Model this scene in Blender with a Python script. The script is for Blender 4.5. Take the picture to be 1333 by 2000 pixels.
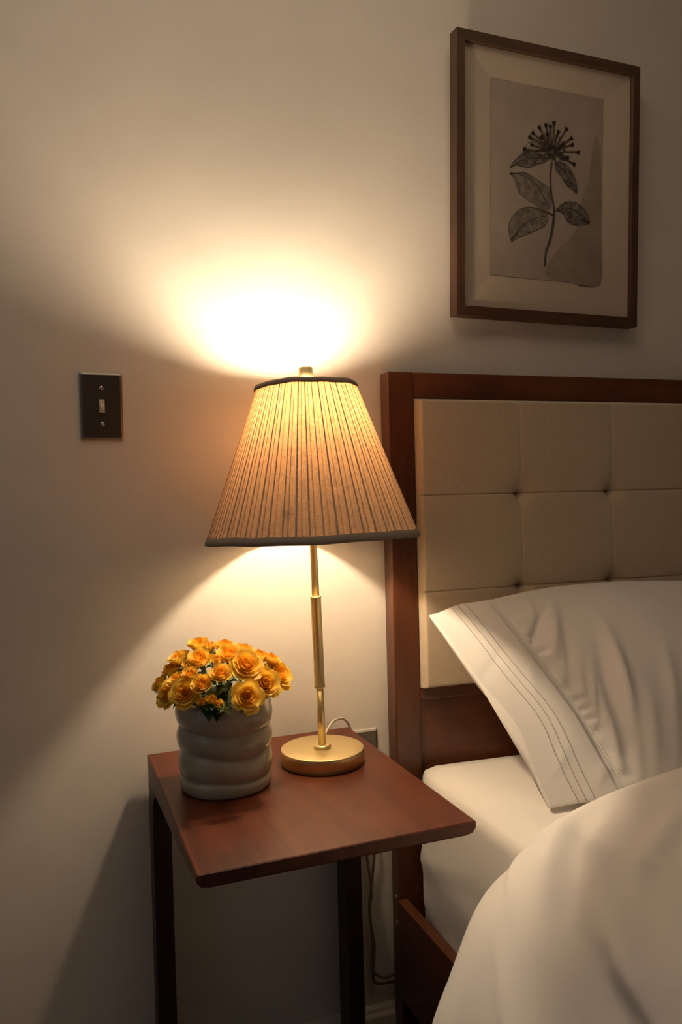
import bpy, bmesh, math, random
from mathutils import Vector, Matrix, noise
random.seed(7)
PI = math.pi
C = bpy.context.scene.collection
for o in list(bpy.data.objects): bpy.data.objects.remove(o)

# ------------------------------------------------------------------ camera
YAW, PITCH, ROLL, FPX = .363, .018, -.0252, 1510.7
CAM = Vector((0, -1.3639, 1.056))
cyw, syw, cp, sp = math.cos(YAW), math.sin(YAW), math.cos(PITCH), math.sin(PITCH)
Fv = Vector((syw*cp, cyw*cp, -sp)); Rv = Vector((cyw, -syw, 0)); Uv = Rv.cross(Fv)
R2 = Rv*math.cos(ROLL) + Uv*math.sin(ROLL); U2 = -Rv*math.sin(ROLL) + Uv*math.cos(ROLL)
cam_d = bpy.data.cameras.new('camera'); cam = bpy.data.objects.new('camera', cam_d); C.objects.link(cam)
m = Matrix((R2, U2, -Fv)).transposed().to_4x4(); m.translation = CAM
cam.matrix_world = m
cam_d.sensor_fit = 'VERTICAL'; cam_d.sensor_height = 36; cam_d.sensor_width = 24
cam_d.lens = FPX/2000*36; cam_d.clip_start = .02
cam_d.dof.use_dof = False
S = bpy.context.scene
S.camera = cam
S.view_settings.view_transform = 'Standard'; S.view_settings.look = 'None'
S.view_settings.exposure = 0.0; S.view_settings.gamma = 1.0; S.view_settings.use_curve_mapping = False

# ------------------------------------------------------------------ world and lights
W = bpy.data.worlds.new('world'); S.world = W; W.use_nodes = True
W.node_tree.nodes['Background'].inputs[0].default_value = (.30, .36, .45, 1)
W.node_tree.nodes['Background'].inputs[1].default_value = .05
BULB_POS = Vector((.3990, -.1730, 1.187)); BULB_R = .026; BULB_E = 640.0
BULB_COL = (1.0, .775, .52)
# dim dusk daylight entering through the window behind the camera
ld = bpy.data.lights.new('window_daylight', 'AREA'); ld.shape = 'RECTANGLE'; ld.size = 1.3; ld.size_y = 1.2
ld.energy = 2.0; ld.color = (.72, .84, 1.0)
lo = bpy.data.objects.new('window_daylight', ld); C.objects.link(lo)
lo.location = (-1.76, -1.35, 1.52); lo.rotation_euler = (0, -PI/2, 0)

# warm fill light added below the ceiling, with no known fixture behind it
cd_ = bpy.data.lights.new('ceiling_fill', 'AREA'); cd_.shape = 'DISK'; cd_.size = .9
cd_.energy = 3.2; cd_.color = (1.0, .77, .55)
co_ = bpy.data.objects.new('ceiling_fill', cd_); C.objects.link(co_); co_.location = (.35, -.72, 2.38)

# ------------------------------------------------------------------ materials
def mat(name, color, rough=.5, metal=0, spec=None):
    M = bpy.data.materials.new(name); M.use_nodes = True
    b = M.node_tree.nodes['Principled BSDF']
    b.inputs['Base Color'].default_value = (*color, 1); b.inputs['Roughness'].default_value = rough
    b.inputs['Metallic'].default_value = metal
    if spec is not None: b.inputs['Specular IOR Level'].default_value = spec
    return M
def nd(M, t, **k):
    n = M.node_tree.nodes.new(t)
    for a, v in k.items(): setattr(n, a, v)
    return n
def lk(M, a, b): M.node_tree.links.new(a, b)
def bsdf(M): return M.node_tree.nodes['Principled BSDF']
def coord(M, scale=(1, 1, 1), rot=(0, 0, 0)):
    t = nd(M, 'ShaderNodeTexCoord'); mp = nd(M, 'ShaderNodeMapping')
    mp.inputs['Scale'].default_value = scale; mp.inputs['Rotation'].default_value = rot
    lk(M, t.outputs['Object'], mp.inputs['Vector']); return mp.outputs[0]
def noise_n(M, vec, scale, detail=4, rough=.5, dist=0):
    n = nd(M, 'ShaderNodeTexNoise'); lk(M, vec, n.inputs['Vector'])
    n.inputs['Scale'].default_value = scale; n.inputs['Detail'].default_value = detail
    n.inputs['Roughness'].default_value = rough; n.inputs['Distortion'].default_value = dist
    return n.outputs[0]
def ramp(M, fac, stops):
    r = nd(M, 'ShaderNodeValToRGB'); lk(M, fac, r.inputs[0]); e = r.color_ramp.elements
    while len(e) < len(stops): e.new(.5)
    for i, (p, c) in enumerate(stops): e[i].position = p; e[i].color = (*c, 1)
    return r.outputs[0]
def bump(M, h, strength=.2, dist=.001, target=None):
    b = nd(M, 'ShaderNodeBump'); lk(M, h, b.inputs['Height'])
    b.inputs['Strength'].default_value = strength; b.inputs['Distance'].default_value = dist
    lk(M, b.outputs[0], (target or bsdf(M)).inputs['Normal']); return b
def add_n(M, a, b, op='ADD', k=None):
    n = nd(M, 'ShaderNodeMath', operation=op); lk(M, a, n.inputs[0])
    if b is not None: lk(M, b, n.inputs[1])
    else: n.inputs[1].default_value = k
    return n.outputs[0]

def wood(name, dark, mid, light, rough=.35, axis='x', scale=1.0, coat=0.0):
    M = mat(name, mid, rough)
    sc = {'x': (1.2, 14, 14), 'y': (14, 1.2, 14), 'z': (14, 14, 1.2)}[axis]
    v = coord(M, tuple(a*scale for a in sc))
    n1 = noise_n(M, v, 2.2, 6, .6, .6); n2 = noise_n(M, v, 14, 3, .6)
    v2 = coord(M, (1, 1, 1)); n3 = noise_n(M, v2, 7, 2, .5)
    s = add_n(M, add_n(M, n1, add_n(M, n2, None, 'MULTIPLY', .35)), add_n(M, n3, None, 'MULTIPLY', .75))
    c = ramp(M, add_n(M, s, None, 'MULTIPLY', .49), [(.36, dark), (.52, mid), (.68, light)])
    lk(M, c, bsdf(M).inputs['Base Color'])
    bump(M, n2, .08, .0006)
    if coat: bsdf(M).inputs['Coat Weight'].default_value = coat; bsdf(M).inputs['Coat Roughness'].default_value = .3
    return M
M_table = wood('walnut_table_top', (.045, .010, .004), (.085, .020, .008), (.135, .036, .015), .42, 'y', 1.0)
bsdf(M_table).inputs['Specular IOR Level'].default_value = .3
M_tleg = wood('walnut_table_leg', (.018, .007, .004), (.030, .011, .006), (.045, .017, .009), .45, 'z')
M_bed_z = wood('cherry_post', (.048, .014, .005), (.085, .026, .0095), (.125, .040, .015), .34, 'z')
M_bed_x = wood('cherry_rail', (.065, .019, .007), (.115, .034, .0125), (.165, .053, .020), .36, 'x')
M_bed_y = wood('cherry_side_rail', (.055, .017, .007), (.085, .027, .011), (.115, .04, .017), .36, 'y')
M_frame_z = wood('walnut_frame', (.036, .016, .008), (.068, .032, .016), (.105, .052, .027), .5, 'z', 2.0)
M_frame_x = wood('walnut_frame_rail', (.036, .016, .008), (.068, .032, .016), (.105, .052, .027), .5, 'x', 2.0)

def wall_mat(name, col):
    M = mat(name, col, .62, spec=.3)
    v = coord(M)
    n = noise_n(M, v, 240, 3, .5); n2 = noise_n(M, v, 9, 4, .55); n3 = noise_n(M, v, 42, 2, .5)
    c = ramp(M, n2, [(.3, tuple(a*.965 for a in col)), (.7, tuple(min(1, a*1.02) for a in col))])
    lk(M, c, bsdf(M).inputs['Base Color'])
    h = add_n(M, add_n(M, n, None, 'MULTIPLY', .25), add_n(M, n3, None, 'MULTIPLY', .75))
    bump(M, h, .22, .0012); return M
M_wall = wall_mat('cream_wall_paint', (.75, .70, .635))
M_ceil = mat('ceiling_paint', (.86, .84, .80), .8)
M_base = mat('baseboard_paint', (.72, .66, .56), .35)
M_floor = wood('dark_floorboards', (.05, .025, .014), (.09, .045, .025), (.13, .07, .04), .4, 'x', .5)

def cloth(name, col, weave=900, rough=.85, amt=.15, sheen=.2, big=.0):
    M = mat(name, col, rough, spec=.2); v = coord(M)
    w1 = nd(M, 'ShaderNodeTexWave', bands_direction='X'); w2 = nd(M, 'ShaderNodeTexWave', bands_direction='Z')
    for w in (w1, w2):
        lk(M, v, w.inputs['Vector']); w.inputs['Scale'].default_value = weave; w.inputs['Distortion'].default_value = 2
    n = noise_n(M, v, 30, 5, .6)
    h = add_n(M, w1.outputs['Fac'], w2.outputs['Fac'])
    bump(M, add_n(M, h, add_n(M, n, None, 'MULTIPLY', big)), amt, .0006)
    bsdf(M).inputs['Sheen Weight'].default_value = sheen
    return M
M_sheet = cloth('white_cotton', (.80, .775, .74), 900, .8, .05, .1, 3.0)
M_duvet = cloth('white_duvet_cotton', (.78, .76, .735), 900, .8, .05, .1, 3.0)
M_pillow = cloth('white_pillowcase', (.80, .775, .745), 900, .75, .05, .15, 2.0)
M_linen = mat('oatmeal_linen', (.52, .42, .305), .9, spec=.15)
def linen_nodes(M, col, k=1.0):
    v = coord(M, (700*k, 700*k, 90*k)); v2 = coord(M, (90*k, 90*k, 700*k))
    n1 = noise_n(M, v, 1, 3, .7); n2 = noise_n(M, v2, 1, 3, .7)
    s = add_n(M, n1, n2)
    c = ramp(M, add_n(M, s, None, 'MULTIPLY', .5), [(.36, tuple(a*.90 for a in col)), (.5, col), (.64, tuple(a*1.10 for a in col))])
    lk(M, c, bsdf(M).inputs['Base Color']); bump(M, s, .25, .0005)
    bsdf(M).inputs['Sheen Weight'].default_value = .2
linen_nodes(M_linen, (.52, .42, .305))
M_seam = mat('stitch_grey', (.36, .33, .29), .8)
M_seamw = mat('stitch_white', (.85, .82, .78), .8)
M_seaml = mat('linen_seam', (.36, .30, .23), .9)

def brushed(name, col, rough):
    M = mat(name, col, rough, 1.0); v = coord(M, (1, 1, 40))
    n = noise_n(M, v, 60, 3, .6)
    r = nd(M, 'ShaderNodeMapRange'); lk(M, n, r.inputs[0]); r.inputs[3].default_value = rough-.06; r.inputs[4].default_value = rough+.10
    lk(M, r.outputs[0], bsdf(M).inputs['Roughness']); bump(M, n, .05, .0003)
    return M
M_brass = brushed('brushed_brass', (.80, .655, .345), .40)
M_steel = brushed('dark_stainless', (.15, .13, .11), .36)
M_edge = mat('plate_edge_highlight', (.50, .46, .42), .35, .7)  # paler metal that paints the bevel highlight onto the plate rims
M_screw = mat('steel_screw', (.6, .58, .55), .3, 1.0)
M_toggle = mat('almond_plastic', (.72, .64, .54), .35)
M_black = mat('black_slot', (.02, .02, .02), .5)
M_outlet = mat('dark_receptacle', (.10, .09, .08), .4)

M_glaze = mat('grey_cream_glaze', (.60, .56, .48), .22)
v = coord(M_glaze); n = noise_n(M_glaze, v, 16, 3, .5)
lk(M_glaze, ramp(M_glaze, n, [(.3, (.38, .345, .27)), (.7, (.46, .42, .33))]), bsdf(M_glaze).inputs['Base Color'])
bump(M_glaze, noise_n(M_glaze, v, 30, 2, .5), .25, .002)
M_soil = mat('flower_foam', (.03, .05, .02), .9)

# translucent pleated fabric
def shade_mat():
    M = bpy.data.materials.new('pleated_shade_linen'); M.use_nodes = True
    nt = M.node_tree; nt.nodes.clear()
    out = nd(M, 'ShaderNodeOutputMaterial'); dif = nd(M, 'ShaderNodeBsdfDiffuse'); tr = nd(M, 'ShaderNodeBsdfTranslucent'); mx = nd(M, 'ShaderNodeMixShader')
    v = coord(M, (900, 900, 130)); v2 = coord(M, (130, 130, 900))
    s = add_n(M, noise_n(M, v, 1, 3, .7), noise_n(M, v2, 1, 3, .7))
    s = add_n(M, s, None, 'MULTIPLY', .33)
    s = add_n(M, s, add_n(M, noise_n(M, coord(M, (1, 1, .45)), 330, 3, .7), None, 'MULTIPLY', .34))
    lk(M, ramp(M, s, [(.35, (.60, .50, .38)), (.65, (.80, .70, .56))]), dif.inputs[0])
    # small dark stain low on the front of the shade
    tc = nd(M, 'ShaderNodeTexCoord'); dv = nd(M, 'ShaderNodeVectorMath', operation='DISTANCE')
    lk(M, tc.outputs['Object'], dv.inputs[0]); dv.inputs[1].default_value = STAIN
    nn = noise_n(M, coord(M), 130, 3, .6)
    dd = add_n(M, dv.outputs['Value'], add_n(M, nn, None, 'MULTIPLY', .012))
    st = nd(M, 'ShaderNodeMapRange'); lk(M, dd, st.inputs[0]); st.inputs[1].default_value = .006; st.inputs[2].default_value = .017; st.inputs[3].default_value = .35; st.inputs[4].default_value = 1
    mul = nd(M, 'ShaderNodeMixRGB', blend_type='MULTIPLY'); mul.inputs[0].default_value = 1
    lk(M, ramp(M, s, [(.40, (.070, .031, .011)), (.60, (.205, .102, .040))]), mul.inputs[1]); lk(M, st.outputs[0], mul.inputs[2])
    lk(M, mul.outputs[0], tr.inputs[0])
    mx.inputs[0].default_value = .42
    lk(M, dif.outputs[0], mx.inputs[1]); lk(M, tr.outputs[0], mx.inputs[2]); lk(M, mx.outputs[0], out.inputs[0])
    return M
STAIN = (-.082, -.133, -.204)
M_shade = shade_mat()
M_trim = mat('shade_trim_grey', (.42, .35, .28), .85, spec=.15)
M_bulb = bpy.data.materials.new('lit_bulb'); M_bulb.use_nodes = True
_e = nd(M_bulb, 'ShaderNodeEmission'); _e.inputs[0].default_value = (*BULB_COL, 1); _e.inputs[1].default_value = BULB_E
_tt = nd(M_trim, 'ShaderNodeBsdfTranslucent'); _tt.inputs[0].default_value = (.16, .10, .06, 1); _tm = nd(M_trim, 'ShaderNodeMixShader'); _tm.inputs[0].default_value = .3
lk(M_trim, bsdf(M_trim).outputs[0], _tm.inputs[1]); lk(M_trim, _tt.outputs[0], _tm.inputs[2]); lk(M_trim, _tm.outputs[0], M_trim.node_tree.nodes['Material Output'].inputs[0])
lk(M_bulb, _e.outputs[0], M_bulb.node_tree.nodes['Material Output'].inputs[0])

def leafy(name, c1, c2, trans, tcol, rough=.5, nscale=60):
    M = mat(name, c1, rough); nt = M.node_tree; b = bsdf(M); out = nt.nodes['Material Output']
    v = coord(M); n = noise_n(M, v, nscale, 3, .5)
    c = ramp(M, n, [(.3, c1), (.7, c2)]); lk(M, c, b.inputs['Base Color'])
    t = nd(M, 'ShaderNodeBsdfTranslucent'); t.inputs[0].default_value = (*tcol, 1)
    mx = nd(M, 'ShaderNodeMixShader'); mx.inputs[0].default_value = trans
    lk(M, b.outputs[0], mx.inputs[1]); lk(M, t.outputs[0], mx.inputs[2]); lk(M, mx.outputs[0], out.inputs[0])
    return M
M_pet = leafy('yellow_petal', (.93, .56, .035), (.97, .68, .08), .34, (.98, .66, .06), .55)
M_pet_in = leafy('deep_yellow_petal', (.93, .51, .025), (.96, .60, .045), .30, (.98, .50, .04), .55)
M_pet_pale = leafy('pale_yellow_petal', (.93, .62, .08), (.96, .72, .16), .32, (1, .75, .15), .55)
M_leaf = leafy('rose_leaf', (.035, .075, .015), (.07, .13, .03), .18, (.15, .28, .04), .4)
M_stem = mat('rose_stem', (.07, .14, .03), .5)

M_paper = mat('warm_mat_board', (.66, .56, .46), .9, spec=.1)
M_wash = mat('grey_wash_paper', (.40, .35, .31), .9, spec=.1)
v = coord(M_wash); n = noise_n(M_wash, v, 14, 5, .6)
lk(M_wash, ramp(M_wash, n, [(.3, (.43, .36, .31)), (.7, (.51, .43, .37))]), bsdf(M_wash).inputs['Base Color'])
M_wash2 = mat('dark_wash', (.30, .26, .21), .9, spec=.1)
v = coord(M_wash2); n = noise_n(M_wash2, v, 18, 5, .6)
lk(M_wash2, ramp(M_wash2, n, [(.3, (.31, .26, .20)), (.7, (.42, .355, .29))]), bsdf(M_wash2).inputs['Base Color'])
def ink(name, a, b_, sc=90):
    M = mat(name, a, .9, spec=.1); v = coord(M); n = noise_n(M, v, sc, 5, .65, .5)
    lk(M, ramp(M, n, [(.38, a), (.62, b_)]), bsdf(M).inputs['Base Color']); return M
M_ink = ink('ink_leaf_grey', (.09, .075, .068), (.26, .22, .20))
M_ink_l = ink('ink_leaf_light', (.17, .145, .13), (.33, .285, .25))
M_ink_d = mat('ink_dark', (.055, .045, .04), .9, spec=.1)
M_stemink = mat('ink_stem', (.11, .085, .065), .9, spec=.1)
M_glass = bpy.data.materials.new('picture_glass'); M_glass.use_nodes = True
M_glass.node_tree.nodes.clear()
_o = nd(M_glass, 'ShaderNodeOutputMaterial'); _t = nd(M_glass, 'ShaderNodeBsdfTransparent'); _g = nd(M_glass, 'ShaderNodeBsdfGlossy'); _m = nd(M_glass, 'ShaderNodeMixShader'); _f = nd(M_glass, 'ShaderNodeLayerWeight'); _p = nd(M_glass, 'ShaderNodeMath', operation='POWER'); _q = nd(M_glass, 'ShaderNodeMath', operation='MULTIPLY_ADD')
_g.inputs['Roughness'].default_value = .02; _f.inputs[0].default_value = .5; _p.inputs[1].default_value = 5; _q.inputs[1].default_value = .5; _q.inputs[2].default_value = .02; lk(M_glass, _f.outputs['Facing'], _p.inputs[0]); lk(M_glass, _p.outputs[0], _q.inputs[0])
_t.inputs[0].default_value = (.95, .945, .94, 1)
lk(M_glass, _q.outputs[0], _m.inputs[0]); lk(M_glass, _t.outputs[0], _m.inputs[1]); lk(M_glass, _g.outputs[0], _m.inputs[2]); lk(M_glass, _m.outputs[0], _o.inputs[0])
M_pane = mat('window_glass', (.8, .85, .9), .05)
M_cord = mat('clear_cord', (.62, .54, .42), .35)
M_cordb = mat('brown_cord', (.20, .14, .09), .45)

# ------------------------------------------------------------------ mesh helpers
def mesh_obj(name, verts, faces, material, parent=None, smooth=True, loc=None):
    me = bpy.data.meshes.new(name); me.from_pydata([tuple(v) for v in verts], [], faces); me.update()
    bm = bmesh.new(); bm.from_mesh(me); bmesh.ops.recalc_face_normals(bm, faces=bm.faces); bm.to_mesh(me); bm.free()
    if material: me.materials.append(material)
    if smooth:
        for p in me.polygons: p.use_smooth = True
    return link(name, me, parent, loc)
def link(name, me, parent=None, loc=None):
    o = bpy.data.objects.new(name, me); C.objects.link(o)
    if parent: o.parent = parent
    if loc is not None: o.location = loc
    return o
def bm_obj(name, bm, material, parent=None, smooth=False, loc=None):
    me = bpy.data.meshes.new(name); bm.normal_update(); bm.to_mesh(me); bm.free(); me.materials.append(material)
    if smooth:
        for p in me.polygons: p.use_smooth = True
    return link(name, me, parent, loc)
def box_bm(a, b, bev=0, seg=2, fn=None):
    bm = bmesh.new(); bmesh.ops.create_cube(bm, size=1)
    for v in bm.verts: v.co = Vector([(a[i]+b[i])/2 + v.co[i]*(b[i]-a[i]) for i in range(3)])
    if bev: bmesh.ops.bevel(bm, geom=list(bm.edges), offset=bev, segments=seg, affect='EDGES', profile=.5)
    if fn:
        for v in bm.verts: v.co = fn(v.co)
    return bm
def box(name, a, b, material, parent=None, bev=0, seg=2, fn=None, smooth=False):
    return bm_obj(name, box_bm(a, b, bev, seg, fn), material, parent, smooth)
def lathe(name, prof, material, parent=None, n=64, loc=None, wob=None, closed=True):
    V = []; F = []
    for i, (r, z) in enumerate(prof):
        for k in range(n):
            t = 2*PI*k/n; rr, zz = (r, z) if wob is None else wob(r, z, t)
            V.append((rr*math.cos(t), rr*math.sin(t), zz))
    for i in range(len(prof)-1):
        for k in range(n):
            F.append((i*n+k, i*n+(k+1) % n, (i+1)*n+(k+1) % n, (i+1)*n+k))
    if closed:
        F.append(tuple(range(n))[::-1]); F.append(tuple(range((len(prof)-1)*n, len(prof)*n)))
    return mesh_obj(name, V, F, material, parent, True, loc)
def spline(pts, sub=8):
    P = [Vector(p) for p in pts]; P = [P[0]*2-P[1]] + P + [P[-1]*2-P[-2]]; out = []
    for i in range(1, len(P)-2):
        for k in range(sub):
            t = k/sub; a, b, c, d = P[i-1], P[i], P[i+1], P[i+2]
            out.append(.5*((2*b)+(c-a)*t+(2*a-5*b+4*c-d)*t*t+(-a+3*b-3*c+d)*t**3))
    out.append(P[-2]); return out
def tube_data(pts, r, n=8):
    V = []; F = []; up = Vector((0, 0, 1)); N = len(pts); prev = None
    for i, p in enumerate(pts):
        d = (pts[min(i+1, N-1)]-pts[max(i-1, 0)]).normalized()
        if prev is None:
            a = d.cross(up if abs(d.z) < .9 else Vector((1, 0, 0))).normalized()
        else:
            a = (prev - d*prev.dot(d)).normalized()
        prev = a; b = d.cross(a); rr = r(i/(N-1)) if callable(r) else r
        for k in range(n):
            t = 2*PI*k/n; V.append(p+a*math.cos(t)*rr+b*math.sin(t)*rr)
    for i in range(N-1):
        for k in range(n): F.append((i*n+k, i*n+(k+1) % n, (i+1)*n+(k+1) % n, (i+1)*n+k))
    F.append(tuple(range(n))[::-1]); F.append(tuple(range((N-1)*n, N*n)))
    return V, F
def tube(name, pts, r, material, parent=None, n=8, sub=8):
    P = spline(pts, sub) if sub > 1 else [Vector(p) for p in pts]
    V, F = tube_data(P, r, n); return mesh_obj(name, V, F, material, parent)
def thing(name, label, cat, loc=(0, 0, 0), group=None):
    o = bpy.data.objects.new(name, None); C.objects.link(o); o.location = loc; o.empty_display_size = .05
    o['label'] = label; o['category'] = cat
    if group: o['group'] = group
    return o
def tag(o, label, cat, group=None):
    o['label'] = label; o['category'] = cat
    if group: o['group'] = group
    return o
def struct(o): o['kind'] = 'structure'; return o
def sstep(a, b, x):
    t = max(0, min(1, (x-a)/(b-a))); return t*t*(3-2*t)

# ------------------------------------------------------------------ room shell
XL, XR, YF, ZC = -1.6, 3.0, -3.5, 2.40
struct(box('wall_back', (XL-.1, 0, 0), (XR+.1, .1, ZC), M_wall))
wy0, wy1, wz0, wz1 = -2.0, -.7, .92, 2.15
wf = struct(box('wall_left', (XL-.1, YF-.1, 0), (XL, 0, wz0), M_wall))
for nm, a, b in (('wall_upper', (XL-.1, YF-.1, wz1), (XL, 0, ZC)), ('wall_side', (XL-.1, YF-.1, wz0), (XL, wy0, wz1)), ('wall_side', (XL-.1, wy1, wz0), (XL, 0, wz1))):
    box(nm, a, b, M_wall, wf)
win = struct(box('window_1', (XL-.08, wy0, wz0), (XL-.02, wy0+.05, wz1), M_base))
for a, b in (((XL-.08, wy1-.05, wz0), (XL-.02, wy1, wz1)), ((XL-.08, wy0+.05, wz0), (XL-.02, wy1-.05, wz0+.05)), ((XL-.08, wy0+.05, wz1-.05), (XL-.02, wy1-.05, wz1)), ((XL-.08, -1.375, wz0+.05), (XL-.02, -1.325, wz1-.05))):
    box('frame_bar', a, b, M_base, win)
struct(box('wall_right', (XR, YF-.1, 0), (XR+.1, 0, ZC), M_wall))
struct(box('floor', (XL-.1, YF-.1, -.06), (XR+.1, .1, 0), M_floor))
struct(box('ceiling', (XL-.1, YF-.1, ZC), (XR+.1, .1, ZC+.06), M_ceil))
struct(box('wall_front', (XL-.1, YF-.1, 0), (XR+.1, YF, ZC), M_wall))
# baseboard with moulded top edge, extruded along the back wall
def baseboard(name, x0, x1):
    prof = [(0, 0), (-.015, 0), (-.015, .060), (-.0135, .064), (-.0095, .068), (-.008, .074), (-.005, .0775), (0, .0785)]
    V = [(x0, y, z) for y, z in prof]+[(x1, y, z) for y, z in prof]; n = len(prof)
    F = [(i, (i+1) % n, n+(i+1) % n, n+i) for i in range(n)]+[tuple(range(n))[::-1], tuple(range(n, 2*n))]
    return struct(mesh_obj(name, V, F, M_base, None, False))
baseboard('baseboard_back', XL, XR)

# ------------------------------------------------------------------ bed
def hb(co):   # headboard is not quite parallel with the wall
    return Vector((co.x, co.y-.048*(co.x-.60), co.z))
bed = thing('bed', 'cherry wood bed with oatmeal tufted linen headboard against the wall', 'bed', (.60, -.03, 0))
def bpart(name, a, b, M, bev=.002, fn=hb, parent=None):
    inv = Vector((.60, -.03, 0))
    f2 = lambda c: (fn(c) if fn else c)-inv
    return bm_obj(name, box_bm(a, b, bev, 2, f2), M, parent or bed)
PX0, PX1 = .600, .6514; QX0, QX1 = 2.1263, 2.1777
bpart('headboard_post', (PX0, -.0475, 0), (PX1, -.0097, 1.290), M_bed_z, .0025)
bpart('headboard_post', (QX0, -.0475, 0), (QX1, -.0097, 1.290), M_bed_z, .0025)
bpart('top_rail', (PX1, -.0470, 1.2403), (QX0, -.0100, 1.2895), M_bed_x, .0018)
bpart('lower_rail', (PX1, -.0470, .6690), (QX0, -.0105, .6905), M_bed_x, .0015)
bpart('lower_panel', (PX1, -.0390, .22), (QX0, -.0130, .6690), M_bed_x, .001)
bpart('panel_backing', (PX1, -.020, .6905), (QX0, -.0125, 1.2403), M_bed_x, 0)
def tufted():
    x0, x1, z0, z1 = PX1+.0006, QX0-.0006, .6915, 1.2397
    tx = [.8669+.2107*i for i in range(-1, 7)]; tz = [.6943, .8756, 1.0569, 1.2382]
    txi = tx[1:-1]; txi = [.8669+.2107*i for i in range(6)]; tzi = tz[1:3]
    def grid(a0, a1, seams, step, fine):
        g = []; x = a0
        while x < a1-1e-6:
            g.append(x); d = min([abs(x-q) for q in seams]+[9]); nx_ = x+(fine if d < .006 else (fine*2.5 if d < .016 else step)); x = nx_
        g.append(a1); return g
    gx = grid(x0, x1, txi+[x0, x1], .006, .0011); gz = grid(z0, z1, tzi+[z0, z1], .006, .0009)
    nx, nz = len(gx)-1, len(gz)-1; V = []; F = []
    for j in range(nz+1):
        for i in range(nx+1):
            x = gx[i]; z = gz[j]
            u = ((x-.8669)/.2107) % 1.0; w = ((z-.6943)/.1813) % 1.0
            if x < .8669: u = .5+.5*max(0, (x-x0)/(.8669-x0))
            if x > txi[-1]: u = .5*min(1, (x-txi[-1])/(x1-txi[-1]))
            if z < tzi[0]: w = .5+.5*max(0, (z-z0)/(tzi[0]-z0))
            if z > tzi[1]: w = .5*min(1, (z-tzi[1])/(z1-tzi[1]))
            su = max(0, math.sin(PI*u))**.45; sw = max(0, math.sin(PI*w))**.45
            d = .0032*su+.0034*sw+.0075
            # pinches
            for a in txi:
                if abs(x-a) > .06: continue
                for b in tzi:
                    r = math.hypot(x-a, z-b); d -= .019*math.exp(-(r/.0085)**1.1)+.0050*math.exp(-(r/.026)**2)+.0035*math.exp(-(r/.016)**2)*abs(math.cos(2*math.atan2(z-b, x-a)))
            # seams: horizontal crisp, vertical soft
            for b in tzi: d -= .0022*math.exp(-((z-b)/.0013)**2)
            for a in txi: d -= .0005*math.exp(-((x-a)/.0016)**2)
            # flat background so seams between tufts do not sink much
            base = .013
            e = min(x-x0, x1-x, z-z0, z1-z); rnd = .007
            edge = math.sqrt(max(0, 1-(1-min(1, e/rnd))**2))
            d = (base+d)*edge+.004*(edge-1)
            co = hb(Vector((x, -.0405-d, z)))-Vector((.60, -.03, 0)); V.append(co)
    for j in range(nz):
        for i in range(nx):
            a = j*(nx+1)+i; F.append((a, a+1, a+nx+2, a+nx+1))
    # back rim
    ring = [i for i in range(nx+1)]+[(j)*(nx+1)+nx for j in range(1, nz+1)]+[nz*(nx+1)+i for i in range(nx-1, -1, -1)]+[j*(nx+1) for j in range(nz-1, 0, -1)]
    off = len(V)
    for r in ring: c = V[r]; V.append(Vector((c.x, c.y+.016, c.z)))
    for k in range(len(ring)): k2 = (k+1) % len(ring); F.append((ring[k], off+k, off+k2, ring[k2]))
    F.append(tuple(off+k for k in range(len(ring))))
    return mesh_obj('tufted_panel', V, F, M_linen, bed)
tp = tufted(); tp['label'] = 'oatmeal linen panel tufted in squares'
bpart('side_rail', (.592, -2.10, .12), (.612, -.052, .300), M_bed_y, .002, None)
bpart('side_rail', (2.160, -2.10, .12), (2.180, -.125, .300), M_bed_y, .002, None)
bpart('foot_rail', (.592, -2.125, .12), (2.180, -2.10, .300), M_bed_x, .002, None)
bpart('slat_base', (.612, -2.10, .20), (2.160, -.13, .235), M_bed_x, .002, None)
for x in (.592, 2.14):
    bpart('foot_leg', (x, -2.125, 0), (x+.04, -2.085, .12), M_bed_z, .002, None)
for z in (.294, .245):
    s = lathe('rail_bolt', [(.0001, -.0015), (.004, -.0015), (.004, .0), (.0001, .0005)], M_screw, bed, 16)
    s.rotation_euler = (0, -PI/2, 0); s.location = (.5995-.60, -.030+.03, z)

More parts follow.
